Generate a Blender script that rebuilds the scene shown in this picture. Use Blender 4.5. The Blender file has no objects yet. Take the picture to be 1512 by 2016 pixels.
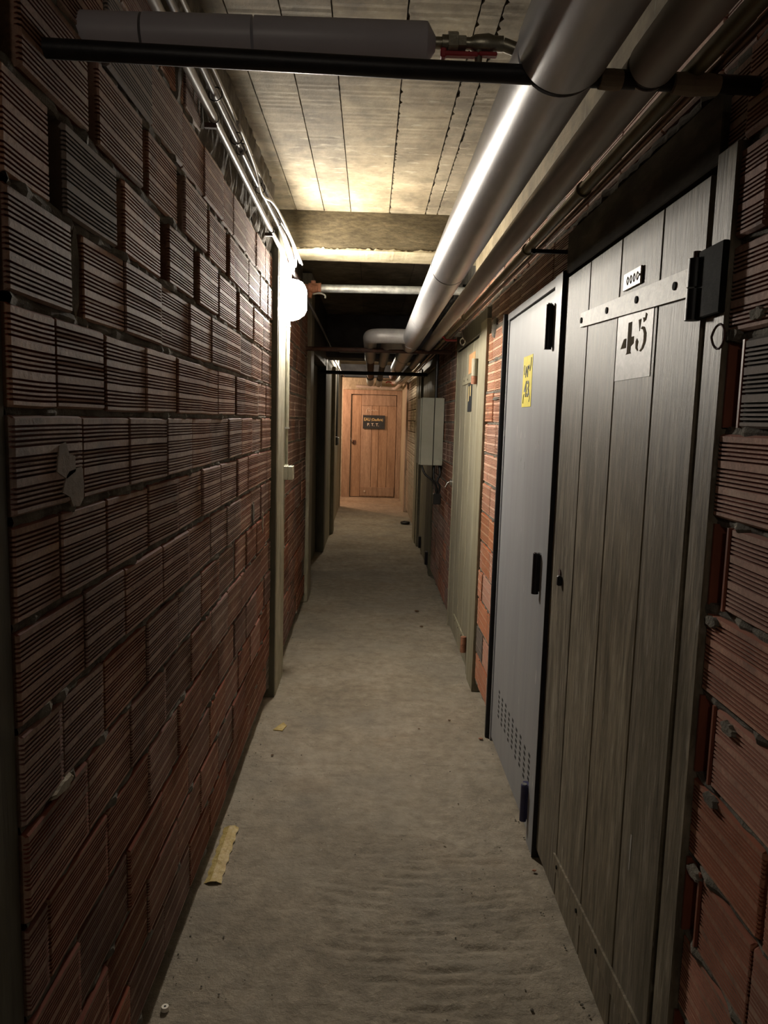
import bpy, bmesh, math, random
from mathutils import Vector, Matrix, noise as mnoise
random.seed(7)
S = bpy.context.scene
COL = S.collection

# ---------------------------------------------------------------- camera
F_PX = 1480.0                      # focal length in pixels of the 1512 x 2016 frame
EYE = Vector((0.0, 0.0, 1.5))
Yc = Vector(((729-756)/F_PX, -(826-1008)/F_PX, -1.0)).normalized()   # corridor axis seen from the camera
Zc = Vector((.025, 1.0, 0.0)); Zc = (Zc - Zc.dot(Yc)*Yc).normalized()
Xc = Yc.cross(Zc)
cam_d = bpy.data.cameras.new('camera'); cam = bpy.data.objects.new('camera', cam_d); COL.objects.link(cam)
cam_d.sensor_fit = 'HORIZONTAL'; cam_d.sensor_width = 36.0; cam_d.lens = F_PX/1512*36.0
cam_d.clip_start = .02; cam_d.clip_end = 60
cam.matrix_world = Matrix.Translation(EYE) @ Matrix((Xc, Yc, Zc)).to_4x4()
S.camera = cam

# ---------------------------------------------------------------- world, exposure
W = bpy.data.worlds.new('world'); S.world = W; W.use_nodes = True
W.node_tree.nodes['Background'].inputs[0].default_value = (.8, .85, 1, 1)
W.node_tree.nodes['Background'].inputs[1].default_value = .0
S.view_settings.view_transform = 'Standard'; S.view_settings.look = 'None'
S.view_settings.gamma = 1.0; S.view_settings.use_curve_mapping = False
S.view_settings.exposure = 0.92
LAMP1 = 280.0      # emission of the bulkhead lamp on the concrete column
LAMP2 = 26.0        # W, ceiling lamp further down the corridor
LAMP3 = 42.0       # W, warm bulb round the corner at the end
REAR_FILL = 8.0        # W, added fill light behind the camera

# ---------------------------------------------------------------- materials
def ramp(nt, fac, stops):
    r = nt.nodes.new('ShaderNodeValToRGB'); e = r.color_ramp.elements
    while len(e) < len(stops): e.new(.5)
    for i, (p, c) in enumerate(stops):
        e[i].position = p; e[i].color = (*c, 1)
    nt.links.new(fac, r.inputs[0]); return r.outputs[0]
def noise(nt, vec, scale, detail=5, rough=.6, dist=0.0):
    n = nt.nodes.new('ShaderNodeTexNoise'); n.inputs['Scale'].default_value = scale
    n.inputs['Detail'].default_value = detail; n.inputs['Roughness'].default_value = rough
    n.inputs['Distortion'].default_value = dist
    nt.links.new(vec, n.inputs['Vector']); return n.outputs['Fac']
def mixc(nt, fac, a, b, mode='MIX'):
    m = nt.nodes.new('ShaderNodeMix'); m.data_type = 'RGBA'; m.blend_type = mode
    for k, v in ((0, fac), (6, a), (7, b)):
        if isinstance(v, (int, float)): m.inputs[k].default_value = v
        elif isinstance(v, tuple): m.inputs[k].default_value = (*v, 1)
        else: nt.links.new(v, m.inputs[k])
    return m.outputs[2]
def mapr(nt, v, a, b, c, d):
    m = nt.nodes.new('ShaderNodeMapRange'); nt.links.new(v, m.inputs[0])
    for i, x in enumerate((a, b, c, d)): m.inputs[i+1].default_value = x
    return m.outputs[0]
def pos(nt, stretch=(1, 1, 1)):
    g = nt.nodes.new('ShaderNodeNewGeometry')
    m = nt.nodes.new('ShaderNodeMapping'); m.inputs['Scale'].default_value = stretch
    nt.links.new(g.outputs['Position'], m.inputs['Vector']); return m.outputs[0]
MATS = {}
def mat(name, stops, scale=6, stretch=(1, 1, 1), rough=.7, metallic=0.0, bump=.2, bscale=60, bdist=.002,
        obj=0.0, fine=None, spec=.5, extra=None, bstretch=None):
    m = bpy.data.materials.new(name); m.use_nodes = True; nt = m.node_tree
    b = nt.nodes['Principled BSDF']
    v = pos(nt, stretch)
    c = ramp(nt, noise(nt, v, scale, 6, .62), stops)
    if fine:
        c = mixc(nt, fine[1], c, ramp(nt, noise(nt, v, fine[0], 4, .7), [(.35, (.25, .25, .25)), (.65, (1.3, 1.3, 1.3))]), 'MULTIPLY')
    if obj:
        oi = nt.nodes.new('ShaderNodeObjectInfo')
        k = mapr(nt, oi.outputs['Random'], 0, 1, 1-obj, 1+obj)
        hs = nt.nodes.new('ShaderNodeHueSaturation'); nt.links.new(k, hs.inputs['Value']); nt.links.new(c, hs.inputs['Color'])
        k2 = nt.nodes.new('ShaderNodeMath'); k2.operation = 'FRACT'
        k3 = nt.nodes.new('ShaderNodeMath'); k3.operation = 'MULTIPLY'; k3.inputs[1].default_value = 17.3
        nt.links.new(oi.outputs['Random'], k3.inputs[0]); nt.links.new(k3.outputs[0], k2.inputs[0])
        nt.links.new(mapr(nt, k2.outputs[0], 0, 1, 1-obj, 1+obj*.6), hs.inputs['Saturation'])
        c = hs.outputs[0]
    if extra: c = extra(nt, c)
    nt.links.new(c, b.inputs['Base Color'])
    b.inputs['Roughness'].default_value = rough; b.inputs['Metallic'].default_value = metallic
    b.inputs['Specular IOR Level'].default_value = spec
    if bump:
        bp = nt.nodes.new('ShaderNodeBump'); bp.inputs['Strength'].default_value = bump; bp.inputs['Distance'].default_value = bdist
        vb = pos(nt, bstretch or stretch)
        nt.links.new(noise(nt, vb, bscale, 6, .7), bp.inputs['Height']); nt.links.new(bp.outputs[0], b.inputs['Normal'])
    MATS[name] = m; return m

def dust(nt, c):       # pale cement bloom and dark soot patches that stay on the brick
    c = mixc(nt, mapr(nt, noise(nt, pos(nt), 3.1, 4), .5, .72, 0, .45), c, (.38, .31, .25))
    return mixc(nt, mapr(nt, noise(nt, pos(nt), 5.3, 5), .56, .74, 0, .7), c, (.045, .035, .032))
mat('brick_dark', [(.3, (.24, .125, .085)), (.5, (.34, .195, .135)), (.7, (.45, .285, .20))], 7, (1, 1, 1), .75, bump=.5, bscale=90, bdist=.003, obj=.3, extra=dust, fine=(120, .35))
def dust2(nt, c):
    c = mixc(nt, mapr(nt, noise(nt, pos(nt), 4.1, 4), .52, .7, 0, .45), c, (.34, .25, .19))
    return mixc(nt, mapr(nt, noise(nt, pos(nt), 9, 5), .62, .72, 0, .8), c, (.09, .07, .06))
mat('brick_orange', [(.3, (.40, .20, .12)), (.5, (.48, .26, .165)), (.7, (.56, .33, .22))], 9, rough=.8, bump=.5, bscale=90, bdist=.003, obj=.22, extra=dust2, fine=(120, .3))
mat('brick_red', [(.3, (.32, .15, .10)), (.5, (.42, .205, .135)), (.7, (.52, .28, .19))], 9, rough=.8, bump=.5, bscale=90, bdist=.003, obj=.2, fine=(120, .3), extra=dust)
mat('brick_pale', [(.3, (.36, .28, .20)), (.7, (.52, .44, .33))], 9, rough=.85, bump=.5, bscale=60, obj=.12)
mat('brick_grey', [(.3, (.15, .115, .095)), (.7, (.26, .205, .165))], 9, rough=.8, bump=.5, bscale=90, obj=.1)
mat('brick_core', [(.3, (.15, .045, .025)), (.7, (.27, .085, .045))], 9, (1, 1, .4), .5, bump=.3, bscale=60)
mat('mortar', [(.3, (.10, .09, .075)), (.5, (.17, .155, .13)), (.7, (.26, .24, .20))], 14, rough=.95, bump=1, bscale=70, bdist=.008, spec=.2)
mat('mortar_pale', [(.3, (.26, .22, .17)), (.7, (.42, .37, .29))], 10, rough=.9, bump=.8, bscale=70, bdist=.004, spec=.2)
mat('smear', [(.3, (.17, .13, .10)), (.7, (.26, .21, .165))], 14, rough=.9, bump=.8, bscale=60, bdist=.003, spec=.2)
def fl(nt, c):
    c = mixc(nt, mapr(nt, noise(nt, pos(nt), 1.3, 3), .5, .62, 0, .4), c, (.23, .215, .19))
    c = mixc(nt, mapr(nt, noise(nt, pos(nt), 34, 3), .70, .74, 0, .8), c, (.08, .065, .05))
    c = mixc(nt, mapr(nt, noise(nt, pos(nt, (1, 1, 1)), 48, 2), .70, .73, 0, .6), c, (.50, .46, .38))
    c = mixc(nt, mapr(nt, noise(nt, pos(nt, (1.2, 5, 1)), 5, 5, .7, 1.5), .60, .66, 0, .35), c, (.13, .11, .085))
    c = mixc(nt, mapr(nt, noise(nt, pos(nt), 2.9, 6, .7), .52, .60, 0, .35), c, (.42, .38, .31))
    c = mixc(nt, mapr(nt, noise(nt, pos(nt), 2.3, 3), .6, .75, 0, .35), c, (.30, .20, .12))
    # slightly darker on the near side of a straight line across the floor
    g = nt.nodes.new('ShaderNodeNewGeometry'); sx = nt.nodes.new('ShaderNodeSeparateXYZ'); nt.links.new(g.outputs['Position'], sx.inputs[0])
    return mixc(nt, mapr(nt, sx.outputs['Y'], 7.33, 7.36, .25, 0), c, (.15, .14, .11))
mat('floor_concrete', [(.3, (.29, .245, .185)), (.5, (.375, .32, .245)), (.7, (.46, .40, .315))], 2.2, rough=.85, bump=1, bscale=24, bdist=.012, fine=(16, .4), extra=fl, spec=.3)
def stain(nt, c):
    c = mixc(nt, mapr(nt, noise(nt, pos(nt, (1, 2.6, 1)), 3.4, 5, .7, .6), .58, .66, 0, .45), c, (.13, .10, .065))
    c = mixc(nt, mapr(nt, noise(nt, pos(nt), 40, 4), .68, .72, 0, .7), c, (.10, .08, .05))
    return mixc(nt, mapr(nt, noise(nt, pos(nt, (2, 6, 1)), 5, 4), .60, .68, 0, .4), c, (.52, .48, .36))
mat('board_concrete', [(.3, (.175, .14, .09)), (.5, (.255, .21, .138)), (.7, (.335, .285, .19))], 4, (1, .8, 1), .85, bump=.7, bscale=26, bdist=.004, obj=.14, fine=(7, .5), bstretch=(1, .35, 1), spec=.25, extra=stain)
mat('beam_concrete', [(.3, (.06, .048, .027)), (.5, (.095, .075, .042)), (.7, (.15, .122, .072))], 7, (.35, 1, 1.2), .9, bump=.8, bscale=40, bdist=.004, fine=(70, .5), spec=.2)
mat('dark_concrete', [(.3, (.09, .083, .085)), (.7, (.18, .168, .17))], 5, rough=.95, bump=.6, bscale=30, spec=.15)  # darker, more neutral grey than the board concrete
mat('plaster_pale', [(.3, (.30, .25, .15)), (.5, (.42, .36, .23)), (.7, (.52, .46, .31))], 12, rough=.9, bump=.8, bscale=60, bdist=.004)
mat('column_concrete', [(.3, (.26, .25, .18)), (.5, (.40, .385, .29)), (.7, (.5, .48, .38))], 9, (1, 1, .3), .85, bump=.7, bscale=50, bdist=.003, fine=(60, .35))
def scr(nt, c):
    c = mixc(nt, .75, c, ramp(nt, noise(nt, pos(nt, (1, 30, 1.6)), 4, 6, .7), [(.3, (.55, .52, .47)), (.5, (.95, .95, .95)), (.7, (1.3, 1.3, 1.3))]), 'MULTIPLY')
    c = mixc(nt, mapr(nt, noise(nt, pos(nt, (1, 26, 1.2)), 6, 3), .66, .70, 0, .55), c, (.50, .48, .43))
    f = mapr(nt, noise(nt, pos(nt, (1, 9, .7)), 9, 3), .66, .70, 0, .5)
    c = mixc(nt, f, c, (.42, .39, .33))
    return mixc(nt, mapr(nt, noise(nt, pos(nt, (1, 1, .35)), 4, 4), .53, .7, 0, .75), c, (.085, .073, .045))
mat('door_wood', [(.3, (.13, .108, .075)), (.5, (.195, .165, .118)), (.7, (.28, .245, .185))], 3.5, (1, 5, .5), .5, bump=.8, bscale=26, bdist=.002, bstretch=(1, 3, .3), obj=.13, fine=(14, .6), extra=scr, spec=.34)
mat('strap_paint', [(.3, (.24, .21, .17)), (.5, (.36, .33, .275)), (.7, (.46, .43, .36))], 26, (1, 1, 1), .5, bump=.6, bscale=60, fine=(60, .4))
mat('post_wood', [(.3, (.20, .18, .12)), (.5, (.29, .265, .185)), (.7, (.38, .35, .26))], 4, (2, 6, .5), .6, bump=.5, bscale=30, bstretch=(2, 4, .3), obj=.12, fine=(30, .35))
mat('dark_wood', [(.3, (.05, .048, .032)), (.7, (.12, .115, .075))], 5, (2, 5, .5), .6, bump=.5, bscale=30, bstretch=(2, 4, .3), obj=.2)
mat('lintel_wood', [(.3, (.03, .028, .022)), (.5, (.06, .052, .04)), (.7, (.12, .105, .08))], 5, (2, 1, 3), .95, bump=.8, bscale=30, spec=.1)
mat('warm_wood', [(.3, (.30, .20, .13)), (.5, (.40, .28, .19)), (.7, (.5, .36, .25))], 4, (5, 2, .5), .6, bump=.5, bscale=30, bstretch=(4, 2, .3), obj=.12, fine=(30, .35))
def gscr(nt, c):
    c = mixc(nt, mapr(nt, noise(nt, pos(nt, (1, 7, 1)), 6, 3), .69, .71, 0, .7), c, (.6, .58, .55))
    return mixc(nt, mapr(nt, noise(nt, pos(nt, (1, 4, .25)), 3, 3), .45, .7, 0, .3), c, (.24, .235, .225))
mat('grey_steel_paint', [(.3, (.235, .243, .257)), (.7, (.295, .304, .318))], 3, (1, 4, .4), .5, bump=.12, bscale=40, extra=gscr, spec=.5)
mat('black_steel', [(.3, (.008, .008, .01)), (.7, (.02, .018, .02))], 30, rough=.45, bump=.3, bscale=50, spec=.35)
mat('black_paint', [(.3, (.006, .006, .005)), (.7, (.014, .014, .010))], 30, rough=.85, bump=.3, bscale=50, spec=.1)
mat('black_flat', [(.3, (.006, .006, .006)), (.7, (.012, .012, .012))], 30, rough=.8, bump=0)
mat('blue_black', [(.3, (.01, .012, .06)), (.7, (.02, .022, .09))], 30, rough=.4, bump=0)
mat('jacket', [(.3, (.36, .355, .36)), (.5, (.43, .425, .43)), (.7, (.50, .49, .49))], 3, (3, .6, 3), .37, metallic=.5, bump=.12, bscale=14, bdist=.004, bstretch=(1, .4, 1), fine=(9, .12))
mat('jacket_grey', [(.3, (.36, .34, .38)), (.7, (.46, .44, .48))], 4, rough=.42, bump=.15, bscale=12)
mat('jacket_dull', [(.3, (.30, .285, .27)), (.7, (.42, .40, .38))], 4, (3, .6, 3), .45, metallic=.2, bump=.2, bscale=14)
mat('galvanised', [(.3, (.22, .22, .20)), (.5, (.36, .36, .33)), (.7, (.55, .55, .5))], 22, rough=.5, metallic=.5, bump=.4, bscale=60)
mat('rust', [(.3, (.16, .06, .03)), (.5, (.28, .12, .07)), (.7, (.38, .19, .12))], 30, rough=.85, bump=.8, bscale=60)
mat('rusty_dark', [(.3, (.04, .02, .015)), (.7, (.12, .06, .045))], 20, rough=.7, bump=.6, bscale=60)
mat('copper', [(.3, (.11, .065, .045)), (.7, (.20, .12, .08))], 12, rough=.4, metallic=.7, bump=.1)
mat('olive_pipe', [(.3, (.10, .085, .04)), (.7, (.18, .15, .075))], 12, rough=.45, metallic=.3, bump=.2)
mat('conduit_pvc', [(.3, (.30, .29, .28)), (.7, (.40, .39, .37))], 6, rough=.35, bump=.1)
mat('cable_grey', [(.3, (.17, .165, .18)), (.7, (.25, .24, .25))], 6, rough=.3, bump=.1)
mat('cable_white', [(.3, (.38, .365, .335)), (.7, (.5, .48, .44))], 6, rough=.4, bump=.1)
mat('cable_black', [(.3, (.012, .012, .012)), (.7, (.03, .03, .03))], 6, rough=.4, bump=0)
mat('steel', [(.3, (.45, .45, .45)), (.7, (.65, .65, .63))], 20, rough=.25, metallic=1, bump=.1)
mat('brass_dull', [(.3, (.20, .19, .15)), (.7, (.36, .34, .27))], 30, rough=.35, metallic=.8, bump=.3)
mat('red_paint', [(.3, (.28, .02, .03)), (.7, (.42, .04, .05))], 20, rough=.35, bump=.1)
mat('cream_plastic', [(.3, (.45, .45, .36)), (.7, (.56, .56, .46))], 12, rough=.5, bump=.2)
mat('cabinet_paint', [(.3, (.38, .38, .30)), (.7, (.48, .48, .39))], 5, rough=.55, bump=.2)
mat('paper_white', [(.3, (.34, .32, .305)), (.5, (.46, .44, .42)), (.7, (.56, .53, .50))], 22, rough=.5, fine=(60, .35), bump=.3, bscale=60, bdist=.001)
mat('paint_brown', [(.3, (.07, .05, .02)), (.7, (.12, .085, .035))], 12, rough=.9, bump=.2, spec=.1)
mat('yellow_paper', [(.3, (.70, .56, .015)), (.7, (.82, .70, .04))], 22, rough=.7, bump=.2)
mat('orange_paper', [(.3, (.45, .22, .09)), (.7, (.58, .34, .17))], 40, rough=.8, bump=.2)
mat('ink', [(.3, (.05, .05, .02)), (.7, (.08, .08, .03))], 22, rough=.6, bump=0)
mat('plate_metal', [(.3, (.55, .50, .40)), (.7, (.7, .65, .54))], 40, rough=.4, bump=.3)
mat('sign_black', [(.3, (.014, .018, .022)), (.7, (.03, .035, .04))], 12, rough=.5, bump=.1)
mat('sign_gold', [(.3, (.75, .58, .25)), (.7, (.85, .68, .33))], 12, rough=.5, bump=0)
mat('sign_white', [(.3, (.75, .70, .60)), (.7, (.85, .80, .70))], 12, rough=.5, bump=0)
mat('tape', [(.3, (.42, .31, .10)), (.5, (.52, .40, .15)), (.7, (.62, .50, .24))], 60, rough=.18, bump=1, bscale=60, bdist=.004)
mat('leaf_brown', [(.3, (.09, .05, .02)), (.7, (.16, .09, .05))], 60, rough=.8, bump=.3)
mat('rubber', [(.3, (.01, .01, .01)), (.7, (.02, .02, .02))], 30, rough=.5, bump=0)
mat('bulb_base', [(.3, (.4, .4, .38)), (.7, (.5, .5, .47))], 10, rough=.5, bump=0)
def emit(name, col, s):
    m = bpy.data.materials.new(name); m.use_nodes = True; nt = m.node_tree; nt.nodes.remove(nt.nodes['Principled BSDF'])
    e = nt.nodes.new('ShaderNodeEmission'); e.inputs[0].default_value = (*col, 1); e.inputs[1].default_value = s
    nt.links.new(e.outputs[0], nt.nodes['Material Output'].inputs[0]); MATS[name] = m
emit('lamp_glass', (1.0, .92, .80), LAMP1)

# ---------------------------------------------------------------- helpers
ORG = {}
def link(o, parent=None):
    COL.objects.link(o)
    if parent is not None: o.parent = parent
def obj(name, bm, m, parent=None, label=None, cat=None, group=None, kind=None, smooth=False, origin=None):
    """one mesh object from a bmesh built in world coordinates; its origin goes to the middle of its base"""
    me = bpy.data.meshes.new(name)
    xs = [v.co for v in bm.verts]
    lo = Vector((min(v.x for v in xs), min(v.y for v in xs), min(v.z for v in xs)))
    hi = Vector((max(v.x for v in xs), max(v.y for v in xs), max(v.z for v in xs)))
    c = Vector(((lo.x+hi.x)/2, (lo.y+hi.y)/2, lo.z)) if origin is None else Vector(origin)
    bmesh.ops.translate(bm, verts=bm.verts, vec=-c)
    bmesh.ops.recalc_face_normals(bm, faces=bm.faces)
    bm.to_mesh(me); bm.free()
    if smooth:
        for p in me.polygons: p.use_smooth = True
    me.materials.append(MATS[m])
    o = bpy.data.objects.new(name, me); link(o, parent)
    w = ORG.get(parent.name if parent else None, Vector((0, 0, 0)))
    o.location = c - w; ORG[o.name] = c
    for k, v in (('label', label), ('category', cat), ('group', group), ('kind', kind)):
        if v: o[k] = v
    return o
def empty(name, loc, label=None, cat=None, group=None, kind=None):
    o = bpy.data.objects.new(name, None); o.empty_display_size = .1; link(o); o.location = loc; ORG[o.name] = Vector(loc)
    for k, v in (('label', label), ('category', cat), ('group', group), ('kind', kind)):
        if v: o[k] = v
    return o
def B(): return bmesh.new()
def box(bm, x0, x1, y0, y1, z0, z1, bev=0.0, seg=1):
    r = bmesh.ops.create_cube(bm, size=1.0)
    for v in r['verts']:
        v.co = Vector(((x0+x1)/2+v.co.x*(x1-x0), (y0+y1)/2+v.co.y*(y1-y0), (z0+z1)/2+v.co.z*(z1-z0)))
    if bev:
        es = {e for v in r['verts'] for e in v.link_edges}
        bmesh.ops.bevel(bm, geom=list(es), offset=bev, segments=seg, affect='EDGES', profile=.5)
    return bm
def bx(*a, **k): return box(B(), *a, **k)
def frames(P):
    T = []
    for i in range(len(P)):
        a = P[max(i-1, 0)]; b = P[min(i+1, len(P)-1)]; T.append((b-a).normalized())
    up = Vector((0, 0, 1)) if abs(T[0].z) < .9 else Vector((1, 0, 0))
    N = []; n = (up - up.dot(T[0])*T[0]).normalized()
    for t in T:
        n = (n - n.dot(t)*t).normalized(); N.append((n, t.cross(n)))
    return N
def tube(bm, pts, r, n=12, cap=True):
    P = [Vector(p) for p in pts]; R = r if isinstance(r, (list, tuple)) else [r]*len(P); fr = frames(P); rings = []
    for p, rr, (a, b) in zip(P, R, fr):
        rings.append([bm.verts.new(p + rr*(math.cos(2*math.pi*k/n)*a + math.sin(2*math.pi*k/n)*b)) for k in range(n)])
    for i in range(len(rings)-1):
        for k in range(n):
            bm.faces.new((rings[i][k], rings[i][(k+1) % n], rings[i+1][(k+1) % n], rings[i+1][k]))
    if cap:
        bm.faces.new(rings[0][::-1]); bm.faces.new(rings[-1])
    return bm
def tb(pts, r, n=12): return tube(B(), pts, r, n)
def bend(pts, rad, seg=6):
    """polyline with rounded corners"""
    P = [Vector(p) for p in pts]; out = [P[0]]
    for i in range(1, len(P)-1):
        a = (P[i-1]-P[i]); b = (P[i+1]-P[i]); d = min(rad, a.length*.49, b.length*.49)
        s = P[i]+a.normalized()*d; e = P[i]+b.normalized()*d
        for k in range(seg+1):
            t = k/seg; out.append((1-t)**2*s + 2*t*(1-t)*P[i] + t*t*e)
    return out + [P[-1]]
def smooth_path(pts, k=6):
    P = [Vector(p) for p in pts]; out = []
    for i in range(len(P)-1):
        p0 = P[max(i-1, 0)]; p1 = P[i]; p2 = P[i+1]; p3 = P[min(i+2, len(P)-1)]
        for j in range(k):
            t = j/k
            out.append(.5*((2*p1)+(-p0+p2)*t+(2*p0-5*p1+4*p2-p3)*t*t+(-p0+3*p1-3*p2+p3)*t**3))
    return out+[P[-1]]
def shade(o, ang=40):
    for p in o.data.polygons: p.use_smooth = True
    o.data.set_sharp_from_angle(angle=math.radians(ang)); return o
def poly_prism(bm, pts, fn, t0, t1):
    """pts 2D outline -> prism; fn(u, v, t) gives the 3D point"""
    a = [bm.verts.new(fn(u, v, t0)) for u, v in pts]; b = [bm.verts.new(fn(u, v, t1)) for u, v in pts]
    n = len(pts); bm.faces.new(a); bm.faces.new(b[::-1])
    for i in range(n): bm.faces.new((a[i], b[i], b[(i+1) % n], a[(i+1) % n]))

# ---------------------------------------------------------------- bricks
# groove faces take a darker material than the ridges and flats
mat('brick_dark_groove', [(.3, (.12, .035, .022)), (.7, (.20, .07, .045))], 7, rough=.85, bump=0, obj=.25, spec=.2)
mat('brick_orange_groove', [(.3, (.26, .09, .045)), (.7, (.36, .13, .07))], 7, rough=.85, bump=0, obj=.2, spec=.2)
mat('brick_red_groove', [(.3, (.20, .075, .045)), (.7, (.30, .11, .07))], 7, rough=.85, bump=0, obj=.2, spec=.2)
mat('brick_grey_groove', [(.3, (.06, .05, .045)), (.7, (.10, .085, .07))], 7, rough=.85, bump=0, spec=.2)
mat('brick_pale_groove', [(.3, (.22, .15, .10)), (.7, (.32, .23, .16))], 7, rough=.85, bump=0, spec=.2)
PITCH = .16; J0 = 1.495
def course_z(k):    # bottom of course k (k = 0 starts at the long straight joint)
    return J0 + .16*k if k >= 0 else J0 + .158*k
BH = .146
def brick_mesh(name, depth=.09, drop=0.0, jit=0.0, seed=0):
    """hollow clay block: face at d = 0 with three bands of five grooves; unit length along Y, face towards +X"""
    R = random.Random(seed); prof = [(-.006, 0.0), (0, .004)]; z = .0095
    for g in range(3):
        for k in range(5):
            zz = z + k*.0072
            dep = -.0050*(1+R.uniform(-.2, .2))
            prof += [(0, zz), (dep, zz+.0010), (dep, zz+.0027), (-.0006*R.random(), zz+.0038)]
        z += .0072*5 + .0090
    prof += [(0, BH-.004), (-.006, BH), (-depth, BH), (-depth, 0)]
    prof[1] = (0, .004)
    bm = B(); TS = (0, .012, .35, .68, .988, 1); NS = len(TS)-1; rows = []
    for s, t in enumerate(TS):
        sag = jit*math.sin(t*math.pi)*.0008; inn = -.0035 if s in (0, NS) else 0
        rows.append([bm.verts.new((d+inn, -.5+t, zz+sag+R.uniform(-.0003, .0003))) for d, zz in prof])
    n = len(prof)
    for s in range(NS):
        for i in range(n):
            j = (i+1) % n
            f = bm.faces.new((rows[s][i], rows[s][j], rows[s+1][j], rows[s+1][i]))
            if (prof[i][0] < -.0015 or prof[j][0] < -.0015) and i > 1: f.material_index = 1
    bm.faces.new(rows[0]); bm.faces.new(rows[-1][::-1])
    bmesh.ops.recalc_face_normals(bm, faces=bm.faces)
    me = bpy.data.meshes.new(name); bm.to_mesh(me); bm.free(); return me
BM = {}
for m in ('brick_dark', 'brick_orange', 'brick_grey', 'brick_pale', 'brick_red'):
    BM[m] = []
    for i in range(4):
        me = brick_mesh('brick', jit=(-1, 1, .3, -.4)[i], seed=i); me.materials.append(MATS[m]); me.materials.append(MATS[m+'_groove']); BM[m].append(me)
def brick(parent, side, face, y0, y1, z, m, depth_off=0.0, hscale=1.0):
    """side +1: face looks +X (left wall); -1: face looks -X (right wall)"""
    if side == 0: return
    o = bpy.data.objects.new('brick', random.choice(BM[m])); link(o, parent)
    w = ORG.get(parent.name, Vector((0, 0, 0)))
    o.location = Vector((face - side*depth_off, (y0+y1)/2, z)) - w
    o.scale = (side, (y1-y0), hscale)
    o.rotation_euler = (random.uniform(-.01, .01), 0, random.uniform(-.012, .012))
def lay(parent, side, face, ya, yb, courses, joints, m, step=.28, gap=.0075, alt=None, zmin=None, zmax=None):
    for k in courses:
        js = [j for j in joints.get(k, []) if ya < (j[0] if isinstance(j, tuple) else j) < yb]
        J = [(j if isinstance(j, tuple) else (j, gap)) for j in js]
        last = J[-1][0] if J else ya - random.uniform(.05, .25) - (.14 if k % 2 else 0)
        nxt = last + step + random.uniform(-.01, .01)
        while nxt < yb-.03:
            if nxt > ya+.03: J.append((nxt, gap))
            nxt += step + random.uniform(-.012, .012)
        edges = [(ya, 0)] + J + [(yb, 0)]
        z = course_z(k) + .008
        for (a, ga), (b, gb) in zip(edges, edges[1:]):
            if b-gb/2 - (a+ga/2) < .02: continue
            mm = m
            if alt and random.random() < alt[1]: mm = alt[0]
            brick(parent, side, face, a+ga/2, b-gb/2, z+random.uniform(-.0015, .0015), mm, random.uniform(-.001, .006),
                  1.0 if course_z(k) > -.5 else 1)
def mortar_beds(name, parent, side, face, ya, yb, courses, rec=.007, mt='mortar'):
    """the bed joints between courses: rough strips, recessed a few millimetres"""
    bm = B(); n = max(4, int((yb-ya)/.03))
    for k in courses:
        zc = course_z(k)
        z0, z1 = zc-.010, zc+.012
        rows = []
        for i in range(n+1):
            y = ya+(yb-ya)*i/n; d = rec+random.uniform(-.004, .006)
            if random.random() < .05: d = -.002
            rows.append([bm.verts.new((face-side*(.05), y, z0)), bm.verts.new((face-side*(d+.003), y, z0+random.uniform(0, .004))),
                         bm.verts.new((face-side*d, y, zc+random.uniform(-.003, .003))),
                         bm.verts.new((face-side*(d+.003), y, z1-random.uniform(0, .004))), bm.verts.new((face-side*.05, y, z1))])
        for i in range(n):
            for j in range(4):
                bm.faces.new((rows[i][j], rows[i][j+1], rows[i+1][j+1], rows[i+1][j]))
    o = obj(name, bm, mt, parent, kind='stuff'); return o

XL, XR = -.505, .615
CEIL = 2.65
# ---------------------------------------------------------------- setting: floor
bm = B()
nx, ny = 60, 360
def floor_h(x, y):
    h = .0025*math.sin(x*9+y*3.1)+.002*math.sin(y*5.3-x*4)
    # trowel ripples at the foot of the numbered wooden door
    wgt = max(0, 1-((x-.22)/.42)**2)*max(0, 1-((y-2.05)/.65)**2)
    yy = y-.35*(x-.2)**2
    h += .014*wgt*min(0, mnoise.noise(Vector((x*7+3, yy*42, 0)))+.15*mnoise.noise(Vector((x*30, yy*60, 2))))
    # trowelled patch edges
    h += .004*(1/(1+math.exp(-(x+.02)*220)) if 2.2 < y < 3.1 else 0)*max(0, 1-abs(y-2.65)/.45)*-1
    h += .003*(1/(1+math.exp(-(x+.30)*200)) if 2.3 < y < 3.1 else 0)*max(0, 1-abs(y-2.7)/.4)
    return h
ys = [1.3+(4.2-1.3)*i/ny for i in range(ny+1)]
ys = [-3.2, -1, 0, .7] + ys + [4.2+.15*i for i in range(1, 78)]
xs_ = [-2.6, -1.2, -.7] + [-.6+1.3*i/nx for i in range(nx+1)] + [.9]
grid = [[bm.verts.new((x, y, floor_h(x, y) if 1.25 < y < 4.6 else .0)) for x in xs_] for y in ys]
for i in range(len(ys)-1):
    for j in range(len(xs_)-1):
        bm.faces.new((grid[i][j], grid[i][j+1], grid[i+1][j+1], grid[i+1][j]))
fo = obj('floor', bm, 'floor_concrete', kind='structure', label='rough trowelled concrete corridor floor with dust and old patches', origin=(0, 0, 0), smooth=True)

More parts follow.
